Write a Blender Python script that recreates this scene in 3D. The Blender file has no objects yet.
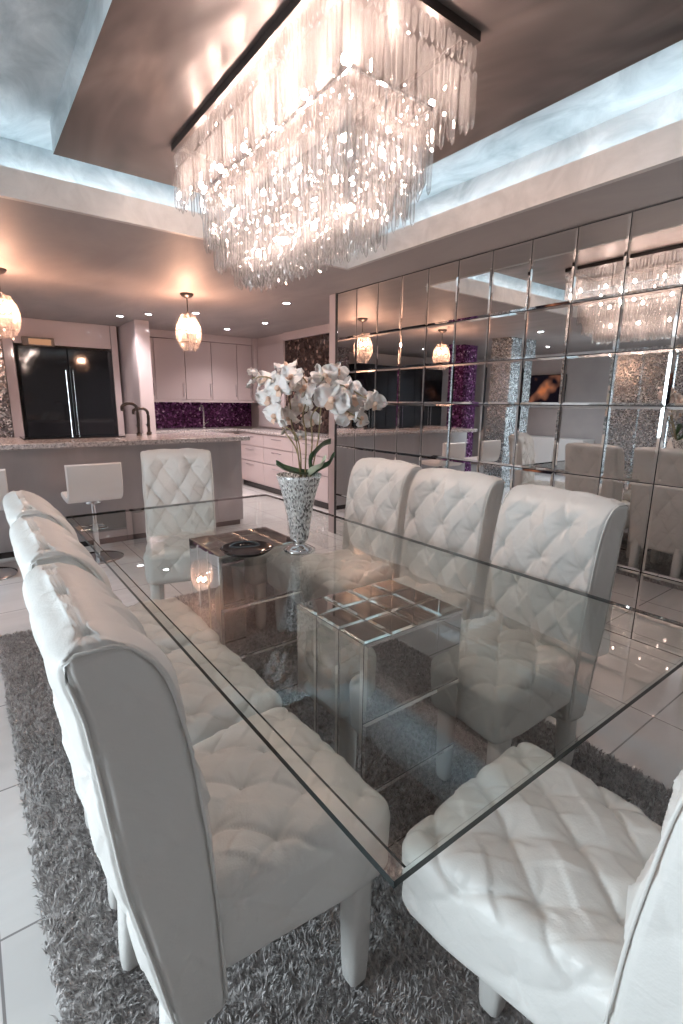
import bpy, bmesh, math, random
import numpy as np
from mathutils import Vector, Matrix
random.seed(7); rng = np.random.default_rng(7)
sc = bpy.context.scene
COL = sc.collection
PI = math.pi
CZ = 2.388                                   # ceiling height
K = .8602
MX = 3.022                                   # mirror wall plane

# ------------------------------------------------------------------ camera
H, F = 1.36, 495.2
pt, yw, rl = math.radians(12.42), math.radians(37.08), math.radians(.59)
fw = Vector((math.sin(yw)*math.cos(pt), math.cos(yw)*math.cos(pt), -math.sin(pt)))
r0 = Vector((math.cos(yw), -math.sin(yw), 0)); u0 = r0.cross(fw)
rt = r0*math.cos(rl)+u0*math.sin(rl); up = -r0*math.sin(rl)+u0*math.cos(rl)
cd = bpy.data.cameras.new('camera'); cam = bpy.data.objects.new('camera', cd); COL.objects.link(cam)
cd.sensor_fit = 'VERTICAL'; cd.sensor_height = 36; cd.lens = F/1024*36; cd.clip_start = .02
cam.matrix_world = Matrix(((rt.x, up.x, -fw.x, 0), (rt.y, up.y, -fw.y, 0), (rt.z, up.z, -fw.z, H), (0, 0, 0, 1)))
sc.camera = cam

def at_depth(px, py, depth):                 # measured points of the photographed place -> world
    r = fw*F + rt*(px-341.5) - up*(py-512)
    return Vector((0, 0, H)) + r*(depth/F)

# ------------------------------------------------------------------ materials
class NT:
    def __init__(s, name):
        s.m = bpy.data.materials.new(name); s.m.use_nodes = True
        s.t = s.m.node_tree; s.t.nodes.clear()
        s.out = s.n('ShaderNodeOutputMaterial')
    def n(s, t, **kw):
        x = s.t.nodes.new(t)
        for k, v in kw.items():
            if k in x.inputs.keys(): x.inputs[k].default_value = v
            else: setattr(x, k, v)
        return x
    def l(s, a, b): s.t.links.new(a, b)
    def coord(s, scale=(1, 1, 1), rot=(0, 0, 0), kind='Object', loc=(0, 0, 0)):
        c = s.n('ShaderNodeTexCoord'); m = s.n('ShaderNodeMapping')
        m.inputs['Scale'].default_value = scale; m.inputs['Rotation'].default_value = rot; m.inputs['Location'].default_value = loc
        s.l(c.outputs[kind], m.inputs['Vector']); return m.outputs['Vector']
    def ramp(s, src, stops):
        r = s.n('ShaderNodeValToRGB'); e = r.color_ramp.elements
        while len(e) < len(stops): e.new(.5)
        for i, (p, c) in enumerate(stops):
            e[i].position = p; e[i].color = (*c, 1) if len(c) == 3 else c
        s.l(src, r.inputs['Fac']); return r.outputs['Color']
    def bump(s, src, strength, dist=.01):
        b = s.n('ShaderNodeBump'); b.inputs['Strength'].default_value = strength; b.inputs['Distance'].default_value = dist
        s.l(src, b.inputs['Height']); return b.outputs['Normal']
    def bsdf(s, **kw):
        b = s.n('ShaderNodeBsdfPrincipled')
        for k, v in kw.items():
            k = k.replace('_', ' ')
            if isinstance(v, tuple) and len(v) == 3 and 'Radius' not in k: v = (*v, 1)
            b.inputs[k].default_value = v
        s.l(b.outputs[0], s.out.inputs['Surface']); return b

def simple(name, col, rough=.5, metal=0., noise=0., nscale=8., bump=0., bscale=40., **kw):
    t = NT(name); b = t.bsdf(Base_Color=col, Roughness=rough, Metallic=metal, **kw)
    if noise:
        n = t.n('ShaderNodeTexNoise', Scale=nscale, Detail=4.); t.l(t.coord(), n.inputs['Vector'])
        lo = tuple(max(0, c*(1-noise)) for c in col); hi = tuple(min(1, c*(1+noise)) for c in col)
        t.l(t.ramp(n.outputs['Fac'], [(.3, lo), (.7, hi)]), b.inputs['Base Color'])
    if bump:
        n2 = t.n('ShaderNodeTexNoise', Scale=bscale, Detail=3.); t.l(t.coord(), n2.inputs['Vector'])
        t.l(t.bump(n2.outputs['Fac'], bump), b.inputs['Normal'])
    return t.m

def emit(name, col, s):
    t = NT(name); e = t.n('ShaderNodeEmission'); e.inputs[0].default_value = (*col, 1); e.inputs[1].default_value = s
    t.l(e.outputs[0], t.out.inputs['Surface']); return t.m

M = {}
def leather(name, col):
    t = NT(name); b = t.bsdf(Base_Color=col, Roughness=.42, Specular_IOR_Level=.45)
    v = t.coord()
    n = t.n('ShaderNodeTexNoise', Scale=9., Detail=3., Distortion=1.2); t.l(v, n.inputs['Vector'])
    g = t.n('ShaderNodeTexVoronoi', Scale=260.); t.l(v, g.inputs['Vector'])
    a = t.n('ShaderNodeMath', operation='MULTIPLY'); a.inputs[1].default_value = .05; t.l(g.outputs['Distance'], a.inputs[0])
    s = t.n('ShaderNodeMath', operation='ADD'); t.l(n.outputs['Fac'], s.inputs[0]); t.l(a.outputs[0], s.inputs[1])
    t.l(t.bump(s.outputs[0], .35, .012), b.inputs['Normal'])
    return t.m
M['leather'] = leather('white_leather', (.74, .72, .69))
M['stool'] = simple('stool_vinyl', (.78, .76, .74), .35)
M['button'] = simple('button_leather', (.72, .70, .67), .35)
M['chrome'] = simple('chrome', (.75, .75, .76), .08, 1.)
M['dark_metal'] = simple('dark_bronze_metal', (.10, .085, .08), .3, .8, noise=.2)
M['black'] = simple('black_gloss', (.012, .013, .016), .06)
M['dark_gap'] = simple('dark_grout', (.03, .03, .032), .6)
def plaster(name, c1, c2, scale, rough, metal, stretch=(1, 1, 1), bump=.3, rot=(0, 0, 0)):
    t = NT(name); b = t.bsdf(Roughness=rough, Metallic=metal)
    v = t.coord(stretch, rot)
    n = t.n("ShaderNodeTexNoise", Scale=scale, Detail=(2.5 if bump > .4 else 6.), Distortion=.8); n.inputs['Roughness'].default_value = .6; t.l(v, n.inputs['Vector'])
    t.l(t.ramp(n.outputs['Fac'], [(.3, c1), (.72, c2)]), b.inputs['Base Color'])
    t.l(t.bump(n.outputs['Fac'], bump, .02), b.inputs['Normal']); return t.m
M['soffit'] = plaster('pearl_taupe_ceiling_paint', (.31, .28, .27), (.40, .355, .34), 2.2, .6, .2, (1, .35, 1), .05)
M['lip'] = plaster('pearl_beige_plaster', (.48, .45, .43), (.62, .585, .56), 6, .45, .1, bump=.2)
M['silver_plaster'] = plaster('silver_leaf_plaster', (.36, .42, .45), (.78, .83, .85), 4.5, .5, .2, (1, .6, 1), .3)
M['tray'] = plaster('bronze_painted_caustics', (.085, .068, .063), (.27, .215, .195), 2.6, .34, .5, (1, .45, 1), .5, (0, 0, .6))  # bronze panel; pale mottle in colour and bump imitates chandelier caustics
M['wall'] = simple('pearl_wall_paint', (.52, .48, .47), .4, noise=.06, nscale=3)
M['lilac'] = simple('lilac_gloss_paint', (.50, .44, .45), .2)
def mirror(name, c, r=.012):
    t = NT(name); t.bsdf(Base_Color=c, Roughness=r, Metallic=1.); return t.m
M['mirror'] = mirror('mirror_glass', (.78, .77, .76))
M['mirror_edge'] = mirror('mirror_cut_edge', (.86, .85, .84), .03)
M['ped_mirror'] = mirror('smoked_mirror_glass', (.66, .66, .66), .02)
def tiles():
    t = NT('polished_porcelain_tile'); b = t.bsdf(Roughness=.045, Specular_IOR_Level=.85)
    v = t.coord(loc=(.088, -.124+.0, 0))
    br = t.n('ShaderNodeTexBrick', Scale=1.); t.l(v, br.inputs['Vector'])
    br.offset = 0.; br.squash = 1.
    for k, x in (('Brick Width', .6), ('Row Height', .6), ('Mortar Size', .0035), ('Mortar Smooth', .1)): br.inputs[k].default_value = x
    br.inputs['Color1'].default_value = (.70, .69, .68, 1); br.inputs['Color2'].default_value = (.73, .72, .71, 1); br.inputs['Mortar'].default_value = (.28, .27, .27, 1)
    n = t.n('ShaderNodeTexNoise', Scale=1.6, Detail=7., Distortion=1.5); t.l(t.coord((1, 3, 1)), n.inputs['Vector'])
    mx = t.n('ShaderNodeMix', data_type='RGBA', blend_type='MULTIPLY'); mx.inputs[0].default_value = .5
    t.l(br.outputs['Color'], mx.inputs[6]); t.l(t.ramp(n.outputs['Fac'], [(.35, (.82, .82, .82)), (.65, (1, 1, 1))]), mx.inputs[7])
    t.l(mx.outputs[2], b.inputs['Base Color']); return t.m
M['tile'] = tiles()
def rugm():
    t = NT('grey_shag_pile'); b = t.bsdf(Roughness=.6, Sheen_Weight=.4)
    n = t.n('ShaderNodeTexNoise', Scale=60., Detail=3.); t.l(t.coord(), n.inputs['Vector'])
    t.l(t.ramp(n.outputs['Fac'], [(.3, (.27, .25, .245)), (.7, (.66, .62, .605))]), b.inputs['Base Color']); return t.m
M['rug'] = rugm()
def archglass(name, tint, ior, tr=(1, 1, 1), rough=.0):
    t = NT(name); tr_ = t.n('ShaderNodeBsdfTransparent'); tr_.inputs[0].default_value = (*tint, 1)
    g = t.n('ShaderNodeBsdfGlossy'); g.inputs['Roughness'].default_value = rough
    fr = t.n('ShaderNodeFresnel'); fr.inputs[0].default_value = ior
    geo = t.n('ShaderNodeNewGeometry'); inv = t.n('ShaderNodeMath', operation='SUBTRACT'); inv.inputs[0].default_value = 1.
    t.l(geo.outputs['Backfacing'], inv.inputs[1])
    mu = t.n('ShaderNodeMath', operation='MULTIPLY'); t.l(fr.outputs[0], mu.inputs[0]); t.l(inv.outputs[0], mu.inputs[1])
    mx = t.n('ShaderNodeMixShader'); t.l(mu.outputs[0], mx.inputs[0]); t.l(tr_.outputs[0], mx.inputs[1]); t.l(g.outputs[0], mx.inputs[2])
    t.l(mx.outputs[0], t.out.inputs['Surface']); return t.m
M['glass'] = archglass('clear_table_glass', (.95, .975, .965), 1.95)
M['glass_edge'] = simple('polished_glass_edge', (.012, .018, .018), .25, 0., Specular_IOR_Level=.25)
def crystal():
    t = NT('cut_crystal'); tr_ = t.n('ShaderNodeBsdfTransparent'); tl = t.n('ShaderNodeBsdfTranslucent'); tl.inputs[0].default_value = (.34, .318, .305, 1)
    g = t.n('ShaderNodeBsdfGlossy'); g.inputs['Roughness'].default_value = .06
    a = t.n('ShaderNodeMixShader'); a.inputs[0].default_value = .55; t.l(tl.outputs[0], a.inputs[1]); t.l(g.outputs[0], a.inputs[2])
    lw = t.n('ShaderNodeLayerWeight'); lw.inputs[0].default_value = .45
    mr = t.n('ShaderNodeMapRange'); mr.inputs['To Min'].default_value = .13; mr.inputs['To Max'].default_value = .9; t.l(lw.outputs['Facing'], mr.inputs['Value'])
    b = t.n('ShaderNodeMixShader'); t.l(mr.outputs[0], b.inputs[0]); t.l(tr_.outputs[0], b.inputs[1]); t.l(a.outputs[0], b.inputs[2])
    t.l(b.outputs[0], t.out.inputs['Surface']); return t.m
M['crystal'] = crystal()
M['bulb'] = emit('warm_lamp_filament', (1, .77, .67), 270)
M['pbulb'] = emit('amber_lamp_filament', (1, .55, .36), 420)
M['led'] = emit('cool_led_strip', (.72, .90, 1), 5.5)
M['can'] = emit('cool_downlight_lens', (.88, .92, 1), 22)
def mosaic(name, scale, stops, rough=.25, metal=.8, stretch=(1, 1, 1)):
    t = NT(name); b = t.bsdf(Roughness=rough, Metallic=metal)
    v = t.n('ShaderNodeTexVoronoi', Scale=scale); t.l(t.coord(stretch), v.inputs['Vector'])
    sp = t.n('ShaderNodeSeparateColor'); t.l(v.outputs['Color'], sp.inputs[0])
    t.l(t.ramp(sp.outputs[0], stops), b.inputs['Base Color'])
    mr = t.n('ShaderNodeMapRange'); mr.inputs['To Min'].default_value = .08; mr.inputs['To Max'].default_value = .5
    t.l(sp.outputs[1], mr.inputs['Value']); t.l(mr.outputs[0], b.inputs['Roughness'])
    t.l(t.bump(sp.outputs[2], .5, .01), b.inputs['Normal']); return t.m
M['silver_mosaic'] = mosaic('silver_glitter_mosaic', 60, [(0, (.22, .25, .27)), (.6, (.42, .46, .48)), (1, (.9, .93, .95))])
M['pewter_mosaic'] = mosaic('pewter_mosaic', 45, [(0, (.10, .09, .09)), (.6, (.35, .31, .30)), (1, (.85, .8, .78))])
M['purple_mosaic'] = mosaic('purple_glitter_mosaic', 40, [(0, (.03, .008, .035)), (.65, (.14, .035, .15)), (.93, (.35, .13, .36)), (1, (.9, .7, .9))], .3, .5)
M['bronze_mosaic'] = mosaic('bronze_studded_panel', 28, [(0, (.05, .032, .028)), (.9, (.085, .055, .048)), (1, (.6, .42, .35))], .3, .6)
M['vase'] = mosaic('mirror_mosaic', 210, [(0, (.10, .10, .10)), (.24, (.30, .28, .28)), (.33, (.86, .84, .83)), (1, (.97, .96, .95))], .2, .3, (1, 1, .5))
def granite():
    t = NT('speckled_granite'); b = t.bsdf(Roughness=.15)
    n = t.n('ShaderNodeTexNoise', Scale=45., Detail=8.); n.inputs['Roughness'].default_value = .75; t.l(t.coord(), n.inputs['Vector'])
    t.l(t.ramp(n.outputs['Fac'], [(.36, (.12, .10, .10)), (.5, (.50, .46, .45)), (.64, (.75, .70, .68))]), b.inputs['Base Color']); return t.m
M['granite'] = granite()
M['island'] = plaster('brushed_steel_laminate', (.38, .36, .365), (.46, .435, .44), 3, .3, .5, (1, 1, .2), .03)
M['cab'] = simple('blush_gloss_lacquer', (.54, .465, .465), .06)
M['cabdark'] = simple('shadow_grey_lacquer', (.30, .27, .28), .15)
M['petal'] = simple('orchid_petal', (.88, .81, .78), .5, noise=.04, Subsurface_Weight=.15, Subsurface_Radius=(.02, .015, .012))
M['lip_petal'] = simple('orchid_lip', (.80, .55, .42), .5)
M['leaf'] = simple('orchid_leaf', (.05, .10, .045), .3, noise=.25, nscale=20)
M['leaf_pale'] = simple('variegated_leaf', (.62, .66, .50), .35, noise=.25, nscale=25)
M['stem'] = simple('orchid_stem', (.26, .20, .10), .5, noise=.3, nscale=30)
M['bud'] = simple('orchid_bud', (.30, .25, .20), .5)
M['base_dark'] = simple('dark_wood_plinth', (.035, .03, .03), .25)
def screen():
    t = NT('television_picture'); e = t.n('ShaderNodeEmission'); v = t.coord()
    n = t.n('ShaderNodeTexNoise', Scale=2.3, Detail=2.); t.l(v, n.inputs['Vector'])
    t.l(t.ramp(n.outputs['Fac'], [(.5, (.008, .006, .01)), (.62, (.25, .10, .06)), (.75, (.9, .25, .08))]), e.inputs[0]); e.inputs[1].default_value = .35
    t.l(e.outputs[0], t.out.inputs['Surface']); return t.m
M['screen'] = screen()
M['daylight_pane'] = archglass('window_glass', (.97, .98, .98), 1.45)

# ------------------------------------------------------------------ mesh helpers
def mesh(name, verts, faces, mats, fm=None, smooth=False):
    me = bpy.data.meshes.new(name)
    me.from_pydata([tuple(map(float, v)) for v in verts], [], [list(map(int, f)) for f in faces])
    for m in (mats if isinstance(mats, (list, tuple)) else [mats]): me.materials.append(M[m] if isinstance(m, str) else m)
    if fm is not None: me.polygons.foreach_set('material_index', list(fm))
    if smooth: me.polygons.foreach_set('use_smooth', [True]*len(me.polygons))
    me.update(); return me
def link(name, me, parent=None, loc=None, rot=None, **props):
    o = bpy.data.objects.new(name, me); COL.objects.link(o)
    if parent is not None: o.parent = parent
    if loc is not None: o.location = loc
    if rot is not None: o.rotation_euler = rot
    for k, v in props.items(): o[k] = v
    return o
def empty(name, loc, rz=0, label=None, category=None, group=None):
    o = bpy.data.objects.new(name, None); COL.objects.link(o); o.location = loc; o.rotation_euler = (0, 0, rz); o.empty_display_size = .1
    if label: o['label'] = label
    if category: o['category'] = category
    if group: o['group'] = group
    return o
def copy_tree(o, parent=None):
    c = o.copy(); COL.objects.link(c)
    if parent is not None: c.parent = parent
    for ch in [x for x in COL.objects if x.parent == o]: copy_tree(ch, c)
    return c
class MB:
    """collects shapes of one mesh"""
    def __init__(s): s.v = []; s.f = []; s.m = []
    def add(s, vs, fs, mi=0, T=None):
        b = len(s.v)
        for p in vs:
            p = Vector(p); s.v.append(tuple(T @ p) if T is not None else tuple(p))
        for f in fs: s.f.append([b+i for i in f]); s.m.append(mi)
        return s
    def box(s, a, b, mi=0, bev=0., T=None):
        x0, y0, z0 = [min(p, q) for p, q in zip(a, b)]; x1, y1, z1 = [max(p, q) for p, q in zip(a, b)]
        if bev <= 0:
            vs = [(x0, y0, z0), (x1, y0, z0), (x1, y1, z0), (x0, y1, z0), (x0, y0, z1), (x1, y0, z1), (x1, y1, z1), (x0, y1, z1)]
            return s.add(vs, [(0, 3, 2, 1), (4, 5, 6, 7), (0, 1, 5, 4), (1, 2, 6, 5), (2, 3, 7, 6), (3, 0, 4, 7)], mi, T)
        bm = bmesh.new(); bmesh.ops.create_cube(bm, size=1)
        for v in bm.verts: v.co = Vector(((x0+x1)/2+v.co.x*(x1-x0), (y0+y1)/2+v.co.y*(y1-y0), (z0+z1)/2+v.co.z*(z1-z0)))
        bev = min(bev, .49*min(x1-x0, y1-y0, z1-z0))
        bmesh.ops.bevel(bm, geom=bm.edges[:], offset=bev, segments=2, profile=.5, affect='EDGES')
        bm.verts.index_update(); s.add([v.co[:] for v in bm.verts], [[v.index for v in f.verts] for f in bm.faces], mi, T); bm.free(); return s
    def cyl(s, c, r, h, n=24, mi=0, r2=None, T=None):
        r2 = r if r2 is None else r2
        vs = [(c[0]+r*math.cos(2*PI*i/n), c[1]+r*math.sin(2*PI*i/n), c[2]) for i in range(n)] + [(c[0]+r2*math.cos(2*PI*i/n), c[1]+r2*math.sin(2*PI*i/n), c[2]+h) for i in range(n)]
        fs = [(i, (i+1) % n, n+(i+1) % n, n+i) for i in range(n)] + [tuple(range(n-1, -1, -1)), tuple(range(n, 2*n))]
        return s.add(vs, fs, mi, T)
    def lathe(s, prof, n=32, mi=0, c=(0, 0, 0), T=None):
        vs = []; fs = []
        for r, z in prof:
            for i in range(n): vs.append((c[0]+r*math.cos(2*PI*i/n), c[1]+r*math.sin(2*PI*i/n), c[2]+z))
        for k in range(len(prof)-1):
            for i in range(n): fs.append((k*n+i, k*n+(i+1) % n, (k+1)*n+(i+1) % n, (k+1)*n+i))
        return s.add(vs, fs, mi, T)
    def tube(s, pts, r, n=8, mi=0):
        pts = [Vector(p) for p in pts]; rr = r if isinstance(r, (list, tuple)) else [r]*len(pts)
        vs = []; ref = Vector((0, 0, 1))
        for i, p in enumerate(pts):
            d = (pts[min(i+1, len(pts)-1)]-pts[max(i-1, 0)]).normalized()
            a = d.cross(ref); a = a.normalized() if a.length > .05 else d.cross(Vector((0, 1, 0))).normalized()
            b = d.cross(a)
            for k in range(n): vs.append(p+(a*math.cos(2*PI*k/n)+b*math.sin(2*PI*k/n))*rr[i])
        fs = [(i*n+k, i*n+(k+1) % n, (i+1)*n+(k+1) % n, (i+1)*n+k) for i in range(len(pts)-1) for k in range(n)]
        fs += [tuple(range(n-1, -1, -1)), tuple((len(pts)-1)*n+k for k in range(n))]
        return s.add(vs, fs, mi)
    def me(s, name, mats, smooth=False): return mesh(name, s.v, s.f, mats, s.m, smooth)
    def obj(s, name, mats, parent=None, smooth=False, **kw): return link(name, s.me(name, mats, smooth), parent, **kw)
def box(a, b, bev=0.): return MB().box(a, b, 0, bev)
def struct(name, mb, mats, **kw):
    o = mb.obj(name, mats, **kw); o['kind'] = 'structure'; return o
def curve(p, k=10):                            # smooth polyline through points
    p = [Vector(q) for q in p]; out = []
    for i in range(len(p)-1):
        a = p[max(i-1, 0)]; b = p[i]; c = p[i+1]; d = p[min(i+2, len(p)-1)]
        for j in range(k):
            t = j/k; out.append(.5*((2*b)+(-a+c)*t+(2*a-5*b+4*c-d)*t*t+(-a+3*b-3*c+d)*t**3))
    out.append(p[-1]); return out

# ------------------------------------------------------------------ the room
YN, YF = -2.6, 8.33                           # wall behind the camera, kitchen end wall
XL = -6.2
struct('floor', box((XL-.1, YN-.1, -.1), (4.3, YF+.1, 0)), 'tile')
TX0, TX1, TY0, TY1 = .02, 2.555, .30, 3.338     # opening of the ceiling tray
c = MB(); T0, T1 = CZ, CZ+.12
c.box((XL, YN, T0), (TX0, YF, T1)); c.box((TX1, YN, T0), (4.3, YF, T1)); c.box((TX0, YN, T0), (TX1, TY0, T1)); c.box((TX0, TY1, T0), (TX1, YF, T1))
struct('ceiling', c, 'soffit')
lipt = .03; c = MB(); LZ = 2.53
c.box((TX1-.004, TY0, CZ-.001), (TX1+lipt, TY1, LZ)); c.box((TX0-lipt, TY0, CZ-.001), (TX0+.004, TY1, LZ))
c.box((TX0-lipt, TY1-.004, CZ-.001), (TX1+lipt, TY1+lipt, LZ)); c.box((TX0-lipt, TY0-lipt, CZ-.001), (TX1+lipt, TY0+.004, LZ))
struct('trim_1', c, 'lip')
RZ = 2.705; g = .11; c = MB()
c.box((TX1+g, TY0-g, T1-.02), (TX1+g+.04, TY1+g, RZ+.05)); c.box((TX0-g-.04, TY0-g, T1-.02), (TX0-g, TY1+g, RZ+.05))
c.box((TX0-g, TY1+g, T1-.02), (TX1+g, TY1+g+.04, RZ+.05)); c.box((TX0-g, TY0-g-.04, T1-.02), (TX1+g, TY0-g, RZ+.05))
c.box((TX0-g-.04, TY0-g-.04, RZ), (TX1+g+.04, TY1+g+.04, RZ+.06))
struct('trim_2', c, 'silver_plaster')
PZ = 2.564
c = MB(); c.box((.525, .645, PZ), (2.09, 3.123, RZ)); c.m = [1, 1]+[0]*4; c.m = [0]*6
o = struct('trim_3', c, ['silver_plaster', 'tray']); 
for p in o.data.polygons:
    if p.normal.z < -.5: p.material_index = 1
# hidden cool strip lights on the cove ledge
def strip(name, a, b, lab):
    o = box(a, b).obj(name, 'led'); o['label'] = lab; o['category'] = 'strip light'; o['group'] = 'cove strip lights'
z0, z1 = T1+.002, T1+.012
strip('led_strip', (TX1+.06, TY0, z0), (TX1+.075, TY1, z1), 'cool white strip light in the ceiling cove beside the mirror wall')
strip('led_strip', (TX0-.075, TY0, z0), (TX0-.06, TY1, z1), 'cool white strip light in the ceiling cove opposite the mirror wall')
strip('led_strip', (TX0, TY1+.06, z0), (TX1, TY1+.075, z1), 'cool white strip light in the ceiling cove on the kitchen side')
strip('led_strip', (TX0, TY0-.075, z0), (TX1, TY0-.06, z1), 'cool white strip light in the ceiling cove farthest from the kitchen')

WT = 4.103                                     # far end of the mirror wall
c = MB(); c.box((MX+.012, YN, 0), (MX+.15, WT+.02, CZ)); struct('wall_right', c, 'wall')
c = MB(); c.box((MX-.005, WT+.022, 0), (MX+.13, WT+.12, CZ)); struct('trim_4', c, 'lilac')
struct('wall_kitchen_right', box((4.2, WT+.13, 0), (4.3, YF, CZ)), 'wall')
struct('wall_kitchen_return', box((MX+.13, WT+.02, 0), (4.3, WT+.13, CZ)), 'wall')
struct('wall_far', box((XL, YF, 0), (4.3, YF+.1, CZ)), 'wall')
struct('wall_left', box((XL-.1, YN, 0), (XL, YF, CZ)), 'wall')
struct('wall_near', box((-3.2, YN-.12, 0), (MX+.13, YN, CZ)), 'wall')
# outer wall of the dining side with a wide window, behind and beside the viewer
WX = -3.1; c = MB(); c.box((WX-.12, YN, 0), (WX, .6, CZ)); c.box((WX-.12, 2.8, 0), (WX, 3.0, CZ)); c.box((WX-.12, .6, 0), (WX, 2.8, .3)); c.box((WX-.12, .6, 2.2), (WX, 2.8, CZ))
c.box((XL, 3.0, 0), (WX, 3.1, CZ))
struct('wall_window_side', c, 'wall')
c = MB()
for y in (.6, 1.67, 2.74): c.box((WX-.08, y, .3), (WX-.03, y+.06, 2.2))
c.box((WX-.08, .6, .3), (WX-.03, 2.8, .36)); c.box((WX-.08, .6, 2.14), (WX-.03, 2.8, 2.2))
w = struct('window_1', c, 'stool'); box((WX-.06, .65, .34), (WX-.055, 2.76, 2.16)).obj('pane', 'daylight_pane', w)

# ------------------------------------------------------------------ mirror wall: one sheet of separate tiles
ys = [1.4237+.2968*k for k in range(-14, 9)] + [WT]
ys = [y for y in ys if y >= YN+.05]
zs = [.004, .422, .937, 1.36, 1.657, 1.960, CZ-.006]
c = MB()
for i in range(len(ys)-1):
    for j in range(len(zs)-1):
        y0, y1, za, zb = ys[i]+.0028, ys[i+1]-.0028, zs[j]+.0028, zs[j+1]-.0028
        b = min(.014, (y1-y0)*.2); d = .0016
        ty, tz = rng.normal(0, .0012), rng.normal(0, .0010)
        cy, cz = (y0+y1)/2, (za+zb)/2
        def X(y, z, off): return MX - off + ty*(y-cy) + tz*(z-cz)
        P = [(y0, za), (y1, za), (y1, zb), (y0, zb)]; Q = [(y0+b, za+b), (y1-b, za+b), (y1-b, zb-b), (y0+b, zb-b)]
        vs = [(MX+.008, y, z) for y, z in P]+[(X(y, z, 0), y, z) for y, z in P]+[(X(y, z, d), y, z) for y, z in Q]
        c.add(vs, [(8, 11, 10, 9)], 0)
        k = len(c.v)-12
        for a in range(4):
            e = (a+1) % 4
            c.f.append([k+4+a, k+8+a, k+8+e, k+4+e]); c.m.append(1)
            c.f.append([k+a, k+4+a, k+4+e, k+e]); c.m.append(1)
c.add([(MX+.009, ys[0], .0), (MX+.009, WT, .0), (MX+.009, WT, CZ), (MX+.009, ys[0], CZ)], [(0, 1, 2, 3)], 2)
c.box((MX-.006, WT-.002, .0), (MX+.012, WT+.02, CZ), 2)
o = c.obj('wall_mirror', ['mirror', 'mirror_edge', 'dark_gap']); o['label'] = 'floor to ceiling wall of rectangular mirror tiles behind the dining chairs'; o['category'] = 'mirror'

# ------------------------------------------------------------------ rug
def make_rug():
    x0, x1, y0, y1, h = 0.015, 1.86, -.75, 3.30, .012
    c = MB(); c.box((x0, y0, 0), (x1, y1, h))
    base = len(c.v)
    N = 230000
    yy = y0 + (y1-y0)*rng.random(N)
    px = rng.random(N)*(x1-x0+.02)+x0-.01
    L = .019+.008*rng.random(N); W = .0015+.0011*rng.random(N)
    cl = np.sin(px*47+2.1*np.sin(yy*31))*np.cos(yy*43+1.7*np.sin(px*37))
    az = cl*2.6+rng.random(N)*2.8+np.sin(px*9)*1.5
    le = .35+.65*rng.random(N)
    dx, dy = np.cos(az)*le, np.sin(az)*le
    wa = rng.random(N)*PI; wx, wy = np.cos(wa)*W, np.sin(wa)*W
    z = np.full(N, h-.002)
    hl = np.sqrt(np.maximum(.05, 1-le*le*.75))
    P = np.zeros((N, 5, 3))
    P[:, 0] = np.stack([px-wx, yy-wy, z], 1); P[:, 1] = np.stack([px+wx, yy+wy, z], 1)
    mx_, my_, mz_ = px+dx*L*.28, yy+dy*L*.28, z+L*.6*hl
    P[:, 2] = np.stack([mx_+wx, my_+wy, mz_], 1); P[:, 3] = np.stack([mx_-wx, my_-wy, mz_], 1)
    P[:, 4] = np.stack([px+dx*L*.85, yy+dy*L*.85, z+L*hl*.95], 1)
    V = np.concatenate([np.array(c.v), P.reshape(-1, 3)])
    b = base+5*np.arange(N)
    quads = np.stack([b, b+1, b+2, b+3], 1); tris = np.stack([b+3, b+2, b+4], 1)
    cf = np.array(c.f)
    loops = np.concatenate([cf.ravel(), quads.ravel(), tris.ravel()])
    starts = np.concatenate([4*np.arange(len(cf)+N), 4*(len(cf)+N)+3*np.arange(N)])
    tot = np.concatenate([np.full(len(cf)+N, 4), np.full(N, 3)])
    me = bpy.data.meshes.new('shag_rug'); me.vertices.add(len(V)); me.vertices.foreach_set('co', V.astype(np.float32).ravel())
    me.loops.add(len(loops)); me.loops.foreach_set('vertex_index', loops.astype(np.int32))
    me.polygons.add(len(starts)); me.polygons.foreach_set('loop_start', starts.astype(np.int32)); me.polygons.foreach_set('loop_total', tot.astype(np.int32))
    me.update(calc_edges=True); me.materials.append(M['rug'])
    link('shag_rug', me, label='grey shaggy rug lying under the glass dining table and chairs', category='rug')
make_rug()

# ------------------------------------------------------------------ tufted dining chairs
A_, B_ = .17, .21
BB_ = .27
def tuft(u, v, amp, a=A_, b=B_, seed=0.):
    u = u+.005*np.sin(v*23+seed)+.003*np.sin(v*51+2); v = v+.006*np.sin(u*19+seed*2)+.003*np.sin(u*47)   # hand pulled, not ruled
    p = u/a+v/b; q = u/a-v/b
    rp, rq = np.round(p), np.round(q); ep, eq = p-rp, q-rq
    du = a*(ep+eq)/2; dv = b*(ep-eq)/2; r = np.hypot(du, dv)
    hsh = .5+.5*np.sin(rp*12.9+rq*78.2+seed)                        # every button pulled a little differently
    btn = 1-(.75+.5*hsh)*np.exp(-(r/.026)**1.0)
    wp = .7+.3*np.sin(rp*3.1+q*1.9+seed); wq = .6+.4*np.sin(rq*2.3+p*2.7+seed+1)
    sP = 1-np.exp(-np.abs(ep)/.040); sQ = 1-np.exp(-np.abs(eq)/.040)
    puff = np.sqrt(np.abs(4*ep*eq))
    ang = np.arctan2(dv, du)
    wr = (np.cos(ang*6+rp*1.7+rq*2.3)*.5+np.cos(ang*9+rp*.7+rq)*.45)*np.exp(-((r-.030)/.024)**2)*.07
    return amp*(.62*btn+.26*wp*sP+.15*wq*sQ+.30*puff-1.2+wr)
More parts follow.
